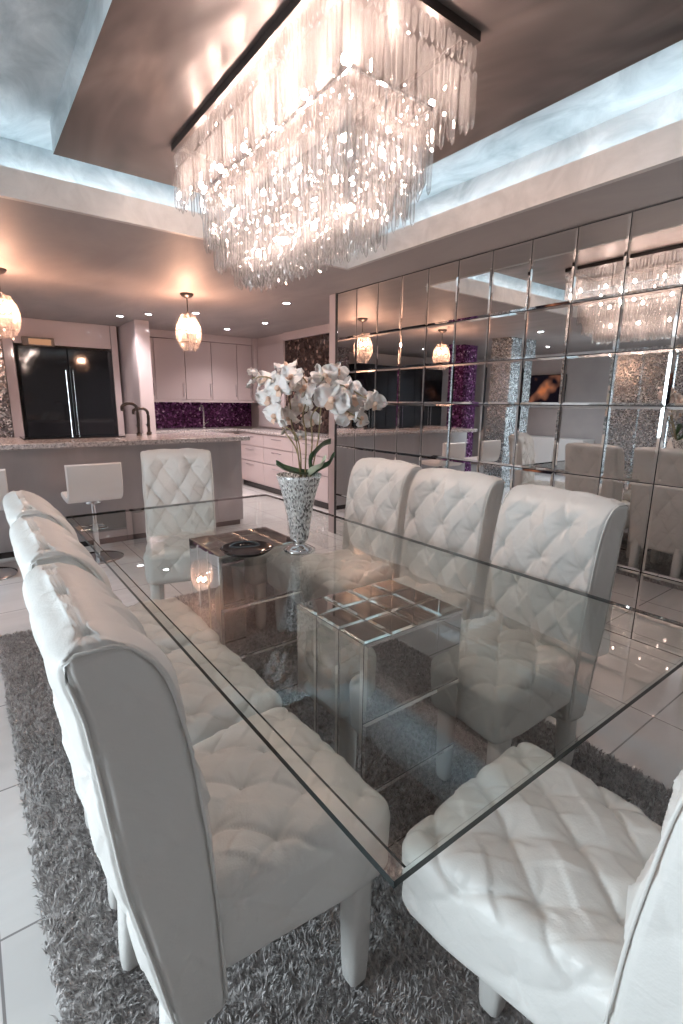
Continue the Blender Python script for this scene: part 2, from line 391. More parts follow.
def rbox(hx, hy, hz, r, step):
    key = {}; V = []; Fs = []
    def vid(p):
        k = (round(p[0]*1e5), round(p[1]*1e5), round(p[2]*1e5))
        if k not in key: key[k] = len(V); V.append(p)
        return key[k]
    hh = (hx, hy, hz)
    for ax in range(3):
        a, b = [(1, 2), (2, 0), (0, 1)][ax]
        na, nb = max(2, round(2*hh[a]/step)), max(2, round(2*hh[b]/step))
        for s in (-1, 1):
            g = [[None]*(nb+1) for _ in range(na+1)]
            for i in range(na+1):
                for j in range(nb+1):
                    p = [0, 0, 0]; p[ax] = s*hh[ax]; p[a] = -hh[a]+2*hh[a]*i/na; p[b] = -hh[b]+2*hh[b]*j/nb
                    g[i][j] = vid(tuple(p))
            for i in range(na):
                for j in range(nb):
                    q = [g[i][j], g[i+1][j], g[i+1][j+1], g[i][j+1]]
                    Fs.append(q if s > 0 else q[::-1])
    P = np.array(V); inner = np.clip(P, [-(h-r) for h in hh], [h-r for h in hh]); d = P-inner
    n = d/np.linalg.norm(d, axis=1, keepdims=True)
    return inner+n*r, n, Fs
def seat_mesh():
    hx, hy, hz = .210, .226, .085; CXS = .036
    P, n, Fs = rbox(hx, hy, hz, .034, .0052)
    x, y, z = P.T; drop = np.maximum(0, hz-z)
    wx, wy = n[:, 0]**2, n[:, 1]**2
    u = y+np.sign(y)*drop*wy*1.0; v = x+CXS+np.sign(x)*drop*wx
    h = tuft(u, v, .031)
    wgt = np.where(n[:, 2] < 0, np.maximum(0, 1+n[:, 2]*1.3), 1.)*np.where(n[:, 2] > .5, 1, .45+.55*np.clip(n[:, 2]*2, 0, 1))
    dome = .014*np.clip(1-(x/hx)**2, 0, 1)*np.clip(1-(y/hy)**2, 0, 1)*(n[:, 2] > .2)
    P = P+n*(h*wgt+.019)[:, None]; P[:, 2] += dome; P[:, 1] *= np.interp(P[:, 0], [-.21, -.12, .10], [.86, .90, 1.])
    P[:, 2] += .408; P[:, 0] += CXS; return mesh('seat', P, Fs, 'leather', smooth=True)
ZK = [.28, .33, .46, .62, .83, .95, 1.05]; XC = [-.185, -.190, -.203, -.222, -.243, -.262, -.312]; TK = [.09, .10, .115, .135, .130, .118, .105]
BZ0, BZ1 = .25, 1.022; BHY = .217
def backmap(x, z):
    xc = np.zeros_like(z); t = np.zeros_like(z)
    for k in (-.03, 0, .03): xc = xc+np.interp(z+k, ZK, XC)/3; t = t+np.interp(z+k, ZK, TK)/3
    s = np.clip((z-(BZ1-.062))/.075, 0, 1); roll = np.sqrt(1-s*s*.95)
    return xc + x*(t/.12)*roll
def back_mesh():
    hz = (BZ1-BZ0)/2; zc = (BZ0+BZ1)/2
    P, n, Fs = rbox(.06, BHY, hz, .015, .0052)
    x, y, z = P.T.copy(); Z = z+zc
    drop = np.maximum(0, .06-np.abs(x)); wy = n[:, 1]**2; wz = n[:, 2]**2*(z > 0)
    u = y+np.sign(y)*drop*wy; v = (Z-.80)+drop*wz
    h = tuft(u, v, .042, A_, BB_)
    face = np.abs(n[:, 0]); edge = np.clip((BHY-np.abs(y))/.05, 0, 1)**.6; topf = np.clip((BZ1-Z)/.05, 0, 1)
    amp = np.where(x > 0, 1., .5)*(.12+.88*np.minimum(1, face*1.5)*edge)
    amp = np.where(np.abs(n[:, 1]) > .7, .20, amp)
    amp = np.where(n[:, 2] > .5, .38, amp)*np.where((n[:, 2] > .5), 1, .4+.6*topf)
    rise = .018*edge*(np.abs(n[:, 1]) < .5)
    gr = .0028*np.exp(-((np.abs(n[:, 1])-.80)/.10)**2)*(face > .3)          # stitched edge of the side panels
    P = P+n*(h*amp+rise-gr+.003)[:, None]
    P[:, 2] += zc
    P[:, 0] = backmap(P[:, 0], P[:, 2]); return mesh('backrest', P, Fs, 'leather', smooth=True)
def button_mesh(): return MB().lathe([(0, -.004), (.006, -.003), (.0085, 0), (.0075, .0035), (.004, .0055), (.0001, .006)], 12).me('button', 'button', True)
def leg_mesh(x, y, dx, top=.36):
    c = MB(); n = 7; R = .030
    secs = [(0.006, .55, dx), (.02, .80, dx), (.08, .92, dx*.8), (.2, 1.0, dx*.4), (top, 1.02, 0)]
    vs = []; K = 16
    for z, s, ox in secs:
        for k in range(K):
            a = 2*PI*k/K+PI/K; cx, sy = math.cos(a), math.sin(a); m = (abs(cx)**5+abs(sy)**5)**(-.2)
            vs.append((x+ox+R*s*cx*m, y+R*s*sy*m, z))
    fs = [(i*K+k, i*K+(k+1) % K, (i+1)*K+(k+1) % K, (i+1)*K+k) for i in range(len(secs)-1) for k in range(K)]+[tuple(range(K-1, -1, -1)), tuple((len(secs)-1)*K+k for k in range(K))]
    c.add(vs, fs); return c.me('leg', 'leather', True)
def make_chair():
    t = empty('dining_chair', (0, 0, 0))
    s = link('seat', seat_mesh(), t); b = link('backrest', back_mesh(), t)
    for sgn in (-1, 1):                                        # stitched piping round each side panel
        zz = list(np.linspace(.27, BZ1-.012, 26)); zt = [BZ1+.002]
        pts = [(float(backmap(np.array([.060]), np.array([q]))[0]), sgn*(BHY-.003), q) for q in zz] + [(float(backmap(np.array([x]), np.array([BZ1-.002]))[0]), sgn*(BHY-.003), BZ1-.002) for x in (.04, 0, -.04)] + [(float(backmap(np.array([-.060]), np.array([q]))[0]), sgn*(BHY-.003), q) for q in zz[::-1]]
        MB().tube(pts, .0032, 6).obj('piping', 'leather', b, True)
    bm = button_mesh()
    for k in range(-2, 3):                                     # seat buttons
        x = k*B_/2
        for m in ((-A_, 0, A_) if k % 2 == 0 else (-A_/2, A_/2)):
            if -.14 < x < .21 and abs(m) < .2:
                dome = .014*(1-((x-.036)/.21)**2)*(1-(m/.226)**2)
                link('button', bm, s, (x, m, .408+.085+dome+.019-.031*1.25+.0045))
    for k in range(-3, 2):
        z = .80+k*BB_/2
        for m in ((-A_, 0, A_) if k % 2 == 0 else (-A_/2, A_/2)):
            if .50 < z < .99:
                xf = float(backmap(np.array([.06+.021-.042*1.25+.006]), np.array([z]))[0])
                link('button', bm, b, (xf, m, z), (0, PI/2, 0))
    for x, y, dx in ((.185, .19, .0), (.185, -.19, .0), (-.205, .16, -.025), (-.205, -.16, -.025)): link('leg', leg_mesh(x, y, dx), t)
    return t
proto = make_chair()
CH = [  # x, y, facing, label
 (.40, .895, 0, 'white tufted dining chair beside the glass corner, its side panel turned to the viewer', 'white tufted chairs along the open side of the table'),
 (.412, 1.39, 0, 'middle one of three white tufted chairs on the table side away from the mirrors', 'white tufted chairs along the open side of the table'),
 (.425, 1.885, 0, 'white tufted chair closest to the bar stools, table side away from the mirrors', 'white tufted chairs along the open side of the table'),
 (1.46, .975, 174, 'white tufted chair before the mirrors, the one standing farthest from the orchid vase', 'white tufted chairs along the mirror wall'),
 (1.545, 1.492, 185, 'middle chair of the three white tufted chairs before the mirror wall', 'white tufted chairs along the mirror wall'),
 (1.58, 2.04, 182, 'white tufted chair before the mirrors, the one closest to the orchid vase', 'white tufted chairs along the mirror wall'),
 (1.02, 2.98, -105, 'white tufted chair at the table end in front of the grey island', 'white tufted chairs at the table ends'),
 (.858, .362, 94, 'white tufted chair at the table end, tufted seat facing up, back cut by frame', 'white tufted chairs at the table ends')]
for i, (x, y, a, lab, gr) in enumerate(CH):
    o = proto if i == 0 else copy_tree(proto)
    o.location = (x, y, .013); o.rotation_euler = (0, 0, math.radians(a)); o['label'] = lab; o['category'] = 'chair'; o['group'] = gr
    if i == 7:
        for q in [x for x in COL.objects if x.parent == o and x.name.startswith('leg')]: q.location = (-.07 if q.data.vertices[0].co.x > 0 else 0, -.14 if q.data.vertices[0].co.y > 0 else .05, 0)

# ------------------------------------------------------------------ glass table on two mirrored pedestals
GX0, GX1, GY0, GY1, GZ0, GZ1 = .373, 1.57, .373, 2.92, .745, .76
t = empty('dining_table', (.97, 1.65, 0), 0, 'rectangular clear glass dining table with dark polished edges on two mirrored pedestals', 'table')
c = MB(); bw = .022; bd = .003
O = [(GX0, GY0), (GX1, GY0), (GX1, GY1), (GX0, GY1)]; I = [(GX0+bw, GY0+.004), (GX1-bw, GY0+.004), (GX1-bw, GY1-.004), (GX0+bw, GY1-.004)]
I2 = [(GX0+bw+.0035, GY0+.004), (GX1-bw-.0035, GY0+.004), (GX1-bw-.0035, GY1-.004), (GX0+bw+.0035, GY1-.004)]
vs = [(x, y, GZ0) for x, y in O]+[(x, y, GZ1-bd) for x, y in O]+[(x, y, GZ1-.0006) for x, y in I]+[(x, y, GZ1) for x, y in I2]
vs = [(x-.97, y-1.65, z) for x, y, z in vs]
c.add(vs, [(0, 3, 2, 1), (12, 13, 14, 15)], 0)
c.m = [0, 0]
for a in range(4):
    e = (a+1) % 4
    c.f += [[a, e, 4+e, 4+a], [4+a, 4+e, 8+e, 8+a], [8+a, 8+e, 12+e, 12+a]]; c.m += [1, 0, 1]
c.obj('tabletop', ['glass', 'glass_edge'], t)
def pedestal(x0, x1, y0, y1, top):
    c = MB(); cx, cy = .97, 1.65
    c.box((x0-cx+.004, y0-cy+.004, .02), (x1-cx-.004, y1-cy-.004, top-.004), 1)
    def panel(p, ua, va, un, vn, nrm, m=.0035):
        p = Vector(p); ua = Vector(ua); va = Vector(va); nrm = Vector(nrm)
        for i in range(un):
            for j in range(vn):
                q = [p+ua*(a/un)+va*(b/vn) for a, b in ((i, j), (i+1, j), (i+1, j+1), (i, j+1))]
                uu, vv = ua.normalized(), va.normalized()
                tl = nrm*rng.normal(0, .0008)
                o_ = [q[0]+uu*m/3+vv*m/3, q[1]-uu*m/3+vv*m/3, q[2]-uu*m/3-vv*m/3, q[3]+uu*m/3-vv*m/3]
                i_ = [q[0]+uu*.011+vv*.011+tl, q[1]-uu*.011+vv*.011, q[2]-uu*.011-vv*.011-tl, q[3]+uu*.011-vv*.011]
                i_ = [v+nrm*.0025 for v in i_]
                c.add(o_+i_, [(4, 5, 6, 7)], 0); k = len(c.v)-8
                for a in range(4):
                    e = (a+1) % 4; c.f.append([k+a, k+e, k+4+e, k+4+a]); c.m.append(2)
    X0, X1, Y0, Y1 = x0-cx, x1-cx, y0-cy, y1-cy
    panel((X0, Y0, .03), (X1-X0, 0, 0), (0, 0, top-.03), 1, 3, (0, -1, 0))
    panel((X1, Y1, .03), (X0-X1, 0, 0), (0, 0, top-.03), 1, 3, (0, 1, 0))
    panel((X0, Y1, .03), (0, Y0-Y1, 0), (0, 0, top-.03), 3, 1, (-1, 0, 0))
    panel((X1, Y0, .03), (0, Y1-Y0, 0), (0, 0, top-.03), 3, 1, (1, 0, 0))
    panel((X0, Y0, top), (X1-X0, 0, 0), (0, Y1-Y0, 0), 4, 3, (0, 0, 1))
    o = c.obj('pedestal', ['ped_mirror', 'dark_gap', 'mirror_edge'], t, label='mirror clad box pedestal')
pedestal(.77, 1.17, .915, 1.25, .740); pedestal(.77, 1.17, 1.85, 2.19, .740)

# ------------------------------------------------------------------ vase and orchids
VX, VY, VZ = 1.05, 1.675, GZ1+.001
v = empty('vase', (VX, VY, VZ), 0, 'tall flared vase of mirror mosaic holding white orchids on the glass table', 'vase')
c = MB(); prof = [(.038, .055), (.046, .12), (.057, .19), (.071, .25), (.088, .305), (.092, .318), (.088, .318), (.066, .25), (.04, .12), (.0, .11)]
c.lathe(prof, 48); c.obj('body', 'vase', v, True)
c = MB(); c.lathe([(0, .0), (.062, .0), (.066, .006), (.050, .016), (.026, .028), (.024, .036), (.034, .048), (.038, .056), (0, .058)], 36); c.obj('foot', 'chrome', v, True, label='polished silver foot')
p_ = empty('display_plate', (VX-.035, VY+.015, VZ), 0, 'round dark glass dish with raised rim set by the foot of the vase', 'dish')
c = MB(); c.lathe([(0, .0), (.05, .0), (.085, .010), (.105, .022), (.108, .022), (.088, .006), (.05, -.0005+.001), (0, .001)], 40)
c.obj('plate', 'black', p_, True); p_.location = (VX-.19, VY+.10, VZ)
fl = empty('orchid_arrangement', (VX, VY, VZ+.31), 0, 'spray of white orchids with dark green leaves standing in the mosaic vase', 'flowers')
def P(px, py, dz=0): return at_depth(px, py, 2.06+dz)-Vector((VX, VY, VZ+.31))
def blossom_mesh():
    vs = []; fs = []
    c = MB()
    def petal(ang, L, W, cup, z0):
        n, m = 8, 6; pts = []
        for i in range(n+1):
            s = i/n; w = W*math.sin(PI*min(1, s*.93+.05))**.75*(1 if s < .98 else .5)
            for j in range(m+1):
                q = (j/m-.5)*2
                x = L*s; y = q*w; z = z0+cup*(s**2)*L - .16*w*q*q*2 + .012*math.sin(q*4+s*5)*s
                pts.append((x, y, z))
        T = Matrix.Rotation(ang, 4, 'Z')
        f = [(i*(m+1)+j, (i+1)*(m+1)+j, (i+1)*(m+1)+j+1, i*(m+1)+j+1) for i in range(n) for j in range(m)]
        c.add(pts, f, 0, T)
        c.add([(a, b, z-.0012) for a, b, z in pts], [q[::-1] for q in f], 0, T)
    for a in (90, 210, 330): petal(math.radians(a), .044, .0165, -.12, 0)
    for a in (5, 175): petal(math.radians(a), .048, .031, .10, .004)
    return c.me('blossom', 'petal', True)
BL = blossom_mesh()
c = MB(); c.lathe([(0, .0), (.006, .002), (.009, .010), (.005, .016), (0, .018)], 10)
c.add([(-.008, -.004, .006), (.008, -.004, .006), (.011, -.020, .012), (0, -.027, .006), (-.011, -.020, .012)], [(0, 1, 2, 3, 4)])
LP = c.me('lip', 'lip_petal', True)
spots = [(267,380,0,1.0),(286,366,.02,.85),(292,378,-.03,1.05),(279,388,-.05,1.15),(269,399,-.02,.95),(276,416,-.04,1.1),(289,418,.02,.9),(306,388,.0,1.05),(301,405,.03,1.0),
         (324,377,.0,1.15),(331,400,-.06,1.35),(338,371,.04,.8),(347,388,.0,1.05),(353,398,-.02,1.15),(364,399,.02,1.0),(374,403,.0,.95),(347,414,.0,1.05),(360,418,.02,.9),(312,420,.05,.8),(300,436,.06,.55)]
for i, (px, py, dz, s) in enumerate(spots):
    q = P(px, py, dz)
    d = (-fw*1.0 + rt*((px-312)/70) + up*((400-py)/70) + Vector(rng.normal(0, .3, 3)))
    o = link('blossom', BL, fl, q); o.rotation_mode = 'XYZ'
    o.rotation_euler = (d.to_track_quat('Z', 'Y').to_matrix() @ Matrix.Rotation(rng.normal(0, .5), 3, 'Z')).to_euler(); o.scale = (s*1.22,)*3
    link('lip', LP, o)
for i, (px, py) in enumerate([(252, 372), (249, 384), (256, 379), (259, 389)]):
    o = link('blossom', BL, fl, P(px, py, .0)); o.rotation_euler = (1.2+i, .4*i, i*1.3); o.scale = (.5,)*3
stems = [[(306,476),(300,450),(292,425),(288,395),(270,378),(252,378)], [(308,476),(296,440),(283,425),(276,412)], [(312,476),(306,440),(303,415),(309,388),(296,370)],
         [(314,476),(318,440),(322,405),(338,385),(362,396),(376,403)], [(316,476),(312,445),(312,415),(330,402),(348,412),(361,420)], [(310,476),(298,455),(285,432),(281,424)]]
for s in stems:
    pts = [P(x, y, .02*math.sin(k*1.3+len(s))) for k, (x, y) in enumerate(s)]; pts[0] = Vector(((pts[0].x)*.35, pts[0].y*.35, -.13))
    MB().tube(curve(pts, 6), .0032, 6).obj('stem', 'stem', fl, True)
for px, py in ((303, 395), (316, 398), (322, 379), (283, 432), (307, 409)):
    c = MB(); c.lathe([(0, -.014), (.006, -.008), (.0085, 0), (.006, .009), (0, .015)], 10); c.obj('bud', 'bud', fl, True, loc=P(px, py, -.05), rot=(.3, .4, 0))
def leaf(path, wid, mat, nm='leaf'):
    ctr = curve([Vector(p) for p in path], 6); n = len(ctr); pts = []
    for i, p in enumerate(ctr):
        d = (ctr[min(i+1, n-1)]-ctr[max(i-1, 0)]).normalized(); sd = d.cross(Vector((0, 0, 1)))
        sd = (sd+up*.35).normalized(); w = wid*math.sin(PI*min(1, i/(n-1)*.96+.04))**.6
        for j in range(-2, 3): pts.append(p+sd*w*j/2+Vector((0, 0, .010*abs(j)*wid/.03)))
    f = [(i*5+j, (i+1)*5+j, (i+1)*5+j+1, i*5+j+1) for i in range(n-1) for j in range(4)]
    c = MB(); c.add(pts, f); c.add([q-Vector((0, 0, .0025)) for q in pts], [q[::-1] for q in f]); c.obj(nm, mat, fl, True)
leaf([P(312, 474), P(300, 474, -.03), P(285, 470, -.05), P(276, 464, -.06)], .022, 'leaf')
leaf([P(310, 474), P(312, 460, -.02), P(322, 447, -.02), P(331, 443, -.0)], .026, 'leaf')
leaf([P(310, 476), P(320, 470, -.03), P(330, 464, -.04), P(334, 455, -.03)], .020, 'leaf')
leaf([P(308, 477), P(314, 471, -.05), P(322, 466, -.06), P(325, 458, -.05)], .018, 'leaf_pale')

# ------------------------------------------------------------------ crystal chandelier
CX0, CX1, CY0, CY1 = 1.13, 1.76, 1.50, 3.08
ccx, ccy = (CX0+CX1)/2, (CY0+CY1)/2
ch = empty('chandelier', (ccx*K, ccy*K, PZ), 0, 'large rectangular tiered crystal chandelier hung under the bronze ceiling panel', 'chandelier')
def ring(c, d, z, h, w, mi=0):
    x0, x1, y0, y1 = CX0+d-ccx, CX1-d-ccx, CY0+d-ccy, CY1-d-ccy
    c.box((x0, y0, z), (x1, y0+w, z+h), mi); c.box((x0, y1-w, z), (x1, y1, z+h), mi); c.box((x0, y0+w, z), (x0+w, y1-w, z+h), mi); c.box((x1-w, y0+w, z), (x1, y1-w, z+h), mi)
c = MB(); ring(c, -.012, -.035, .034, .035); c.box((CX0+.02-ccx, CY0+.02-ccy, -.012), (CX1-.02-ccx, CY1-.02-ccy, -.001)); c.obj('frame', 'dark_metal', ch)
TI = [(0.0, -.045, -.34, .030), (.11, -.25, -.56, .029), (.155, -.40, -.665, .030), (.235, -.52, -.755, .031)]
c = MB()
for d, zt, zb, sp in TI[1:]: ring(c, d-.006, zt, .010, .012)
for x in (-.12, .12):
    for y in (-.5, 0, .5): c.cyl((x, y, -.53), .005, .52, 8)
c.obj('tier_rail', 'chrome', ch)
def prism(L, r):
    n = 6; c = MB(); prof = [(.0006, 0), (r*.8, -.012), (r, -.02), (r*.92, -L+.030), (r*.75, -L+.014), (.0006, -L)]
    c.lathe(prof, n); return c.me('crystal', 'crystal')
cache = {}
def peri(d, sp):
    x0, x1, y0, y1 = CX0+d-ccx, CX1-d-ccx, CY0+d-ccy, CY1-d-ccy; out = []
    for (a, b, tag) in (((x0, y1), (x0, y0), 'L'), ((x0, y0), (x1, y0), 'N'), ((x1, y0), (x1, y1), 'R'), ((x1, y1), (x0, y1), 'F')):
        L = math.hypot(b[0]-a[0], b[1]-a[1]); n = round(L/sp)
        for i in range(n): out.append((a[0]+(b[0]-a[0])*i/n, a[1]+(b[1]-a[1])*i/n, tag))
    return out
parts = 0; bulk = MB()
def hang(x, y, z, L, r, own):
    global parts
    jx, jy, a = rng.normal(0, .002), rng.normal(0, .002), rng.random()*PI
    if own and parts < 100:
        k = (round(L, 3), r)
        if k not in cache: cache[k] = prism(L, r)
        link('crystal', cache[k], ch, (x+jx, y+jy, z), (rng.normal(0, .02), rng.normal(0, .02), a)); parts += 1
    else:
        T = Matrix.Translation((x+jx, y+jy, z)) @ Matrix.Rotation(a, 4, 'Z') @ Matrix.Rotation(rng.normal(0, .03), 4, 'X')
        r_ = r; bulk.lathe([(.0006, 0), (r_*.8, -.012), (r_, -.02), (r_*.92, -L+.030), (r_*.75, -L+.014), (.0006, -L)], 6, T=T)
for ti, (d, zt, zb, sp) in enumerate(TI):
    for k, (x, y, tag) in enumerate(peri(d, sp)):
        hang(x, y, zt-.085-.004*(k % 2), (zt-.085)-zb+.015*(k % 2)-.015+.01*rng.random(), .0115, ti == 0 and tag in 'LN' or (ti == 1 and tag == 'N'))
        hang(x, y, zt, .082, .0095, False)
        if ti > 0:                                             # inner row a little higher
            sx = -1 if x > 0 else 1
            hang(x+(.03 if tag == 'L' else -.03 if tag == 'R' else 0), y+(.03 if tag == 'N' else -.03 if tag == 'F' else 0), zt-.03, (zt-.03)-zb-.02, .009, False)
for x in np.arange(CX0+.27-ccx, CX1-.26-ccx, .034):
    for y in np.arange(CY0+.27-ccy, CY1-.26-ccy, .034):
        L = .10+.03*rng.random(); hang(x, y, -.755+L-.004, L, .0105, False)
for k in range(260):                                           # small strung beads between the rows
    d, zt, zb, sp = TI[k % 4]; x, y, tag = random.choice(peri(d, .011))
    bulk.lathe([(.0004, .008), (.008, 0), (.0004, -.008)], 6, T=Matrix.Translation((x, y, zt-.08)))
o = bulk.obj('crystal_strands', 'crystal', ch); o['kind'] = 'stuff'; o['label'] = 'remaining hanging crystal prisms of the lower tiers'
bm_ = MB(); bm_.lathe([(0, -.018), (.009, -.012), (.012, 0), (.008, .012), (0, .018)], 10); bme = bm_.me('bulb', 'bulb', True)
for y in (-.66, -.4, -.13, .13, .4, .66):
    for x in (-.22, .22): link('bulb', bme, ch, (x, y, -.22))
for y in (-.5, -.17, .17, .5):
    for x in (-.1, .1): link('bulb', bme, ch, (x, y, -.37))
for y in (-.42, -.14, .14, .42): link('bulb', bme, ch, (0, y, -.58))

ch.scale = (K, K, K)
# ------------------------------------------------------------------ pendants over the island
def pendant():
    t = empty('pendant_lamp', (0, 0, CZ))
    MB().lathe([(0, 0), (.075, 0), (.075, -.012), (.055, -.035), (.02, -.05), (0, -.05)], 28).obj('canopy', 'dark_metal', t, True)
    MB().cyl((0, 0, -.2), .006, .16, 8).obj('rod', 'dark_metal', t)
    c = MB(); 
    for z, r in ((-.27, .09), (-.40, .125), (-.53, .10)):
        c.lathe([(r, z), (r+.004, z), (r+.004, z-.006), (r, z-.006), (r, z)], 24)
    for a in range(6):
        ca, sa = math.cos(a*PI/3), math.sin(a*PI/3)
        c.tube([(0, 0, -.19), (.09*ca, .09*sa, -.27), (.125*ca, .125*sa, -.40), (.10*ca, .10*sa, -.53)], .0025, 6)
    c.obj('cage', 'dark_metal', t)
    c = MB()
    for z in np.arange(-.235, -.60, -.032):
        r = .135*math.sin(PI*min(.93, max(.12, (-z-.19)/.44)))**.6; n = max(5, int(2*PI*r/.028))
        for k in range(n):
            a = 2*PI*(k+.5*(round(z/.032) % 2))/n
            T = Matrix.Translation((r*math.cos(a), r*math.sin(a), z)) @ Matrix.Rotation(a, 4, 'Z') @ Matrix.Rotation(rng.normal(0, .25), 4, 'X')
            c.lathe([(.0004, .004), (.010, -.006), (.012, -.022), (.0004, -.042)], 6, T=T)
    o = c.obj('crystal_drops', 'crystal', t); o['kind'] = 'stuff'
    bb = MB(); bb.lathe([(0, -.025), (.010, -.015), (.014, 0), (.009, .018), (0, .028)], 10); b_ = bb.me('bulb', 'pbulb', True)
    for k in range(4): link('bulb', b_, t, (.045*math.cos(k*PI/2), .045*math.sin(k*PI/2), -.36))
    return t
pp = pendant()
for i, (x, y, lab) in enumerate([(1.90, 5.06, 'crystal pendant lamp hanging before the blush wall cabinets'), (.37, 5.12, 'crystal pendant lamp over the island near the mosaic panel, cut by the picture edge')]):
    o = pp if i == 0 else copy_tree(pp)
    o.location = (x, y, CZ); o.scale = (K, K, K); o['label'] = lab; o['category'] = 'pendant lamp'; o['group'] = 'crystal pendants over the island'

# ------------------------------------------------------------------ island, stools
t = empty('kitchen_island', (.8, 5.5, 0), 0, 'long grey island with speckled granite top between dining area and kitchen', 'kitchen island')
c = MB(); c.box((-1.0, -.45, .06), (1.62, .3, .955), 0, .004); c.obj('body', 'island', t)
box((-.93, -.42, 0), (1.59, .27, .06)).obj('plinth', 'base_dark', t)
box((-1.03, -.62, .956), (1.65, .33, 1.0), .006).obj('countertop', 'granite', t)
o = MB().box((.42, 5.36, 1.001), (1.30, 5.75, 1.012), 0, .003).obj('cooktop', 'black'); o['label'] = 'flat black glass cooktop set on the granite island'; o['category'] = 'cooktop'
def faucet(loc, lab, mat, h=.33, rz=0.):
    t = empty('faucet', loc, rz, lab, 'faucet', 'kitchen faucets')
    MB().cyl((0, 0, 0), .026, .03, 16).cyl((0, 0, .03), .016, .06, 16).obj('mount', mat, t, True)
    MB().tube(curve([(0, 0, .08), (0, 0, h*.8), (-.03, 0, h*.97), (-.09, 0, h), (-.145, 0, h*.93), (-.15, 0, h*.78)], 6), .016, 10).obj('spout', mat, t, True)
    MB().tube([(0, 0, .06), (0, .03, .075), (0, .085, .11)], .007, 8).obj('lever', mat, t, True)
faucet((1.47, 5.50, 1.0), 'dark gooseneck tap on the island, the taller of the pair', 'dark_metal')
faucet((1.62, 5.66, 1.0), 'dark gooseneck tap on the island beside the taller one', 'dark_metal', .28)
faucet((3.17, 7.98, .93), 'slim chrome tap against the purple backsplash', 'chrome', .36, -PI/2)
def stool():
    t = empty('bar_stool', (0, 0, 0))
    prof = curve([(0, -.19, .855), (0, -.195, .72), (0, -.175, .60), (0, -.11, .555), (0, .05, .55), (0, .19, .565)], 8)
    w = .21; th = .05; vs = []; K = len(prof)
    for i, p in enumerate(prof):
        d = (prof[min(i+1, K-1)]-prof[max(i-1, 0)]).normalized(); nn = Vector((0, -d.z, d.y)).normalized()
        e = 1 if 0 < i < K-1 else .6
        for sx, so in ((-1, .5), (-.96, 1), (.96, 1), (1, .5), (1, -.5), (.96, -1), (-.96, -1), (-1, -.5)):
            vs.append((sx*w, p.y+nn.y*so*th/2*e, p.z+nn.z*so*th/2*e))
    fs = [(i*8+k, (i+1)*8+k, (i+1)*8+(k+1) % 8, i*8+(k+1) % 8) for i in range(K-1) for k in range(8)]+[tuple(range(8)), tuple((K-1)*8+k for k in range(7, -1, -1))]
    MB().add(vs, fs).obj('seat', 'stool', t)
    c = MB(); c.cyl((0, 0, .02), .025, .3, 20).cyl((0, 0, .3), .018, .225, 20).cyl((0, 0, .50), .07, .022, 20); c.obj('pole', 'chrome', t)
    MB().lathe([(0, 0), (.21, 0), (.21, .008), (.18, .016), (.04, .03), (0, .03)], 40).obj('base', 'chrome', t, True)
    MB().tube([(-.10, .03, .26), (-.10, .17, .26), (.10, .17, .26), (.10, .03, .26)], .010, 8).tube([(-.10, .03, .26), (.10, .03, .26)], .010, 8).obj('footrest', 'chrome', t)
    return t
st = stool()
for i, (x, lab) in enumerate([(.81, 'white low-backed bar stool on a chrome pole at the island, shown whole'), (.0, 'white bar stool at the island cut off by the picture edge')]):
    o = st if i == 0 else copy_tree(st)
    o.location = (x, 4.63, 0); o['label'] = lab; o['category'] = 'bar stool'; o['group'] = 'white bar stools at the island'

# ------------------------------------------------------------------ kitchen
def handle(par, a, b): MB().tube([a, b], .006, 8).obj('handle', 'chrome', par)
# black glass refrigerator pair in a recess
t = empty('refrigerator', (1.44*K, 9.4*K, 0), 0, 'wide black glass double door refrigerator built into the kitchen end wall', 'refrigerator'); t.scale = (K, K, .95)
box((-.655, -.24, .02), (.655, .24, 2.155)).obj('body', 'black', t)
for s_ in (-1, 1):
    d = MB().box((s_*.008, -.30, .05), (s_*.652, -.245, 2.15), 0, .006).obj('door', 'black', t)
    handle(d, (s_*.05, -.335, .8), (s_*.05, -.335, 1.85))
labs = ('blush gloss panel standing between the mosaic and the black refrigerator', 'blush gloss panel standing between the black refrigerator and the narrow tall cabinet')
for (a, b), lab in zip(((-.80, -.665), (.70, .80)), labs):
    o = box(((1.4+a)*K, 7.83, 0), ((1.4+b)*K, YF-.005, CZ-.002), .004).obj('filler_board', 'cab'); o['label'] = lab; o['category'] = 'panel'
o = box(((1.4-.66)*K, 7.83, 2.07), ((1.4+.695)*K, YF-.005, CZ-.002), .004).obj('overhead_cabinet', 'cab'); o['label'] = 'blush gloss cabinet front above the black refrigerator'; o['category'] = 'cabinet'
t = empty('wall_light', (1.06*K, 7.795, 2.098), 0, 'small oblong bronze wall light with amber crystals above the refrigerator', 'wall light')
MB().box((-.185, -.005, -.056), (.185, .032, .056), 0, .004).obj('housing', 'dark_metal', t)
MB().box((-.11, -.012, -.036), (.146, -.005, .036), 0, .002).obj('lens', emit('amber_light_panel', (1, .50, .28), .16), t)
t = empty('tall_cabinet', (2.017, 7.6, 0), 0, 'narrow floor to ceiling blush cabinet between refrigerator and wall cabinets', 'cabinet')
box((-.09, -.57, 0), (.09, .725, CZ-.002)).obj('body', 'cab', t); box((-.086, -.59, .08), (.086, -.571, CZ-.06), .003).obj('door', 'cab', t)
struct('wall_mosaic', box((.0, 7.8, 0), (.505, YF, CZ)), 'pewter_mosaic')
xs = [2.115, 2.38, 2.84, 3.27, 3.71, 3.98]
labs = ['slim blush wall cabinet directly beside the narrow tall cabinet', 'wide blush wall cabinet behind the pendant lamp', 'blush wall cabinet over the middle of the purple backsplash', 'blush wall cabinet above the slim chrome tap', 'small blush wall cabinet next to the corner unit']
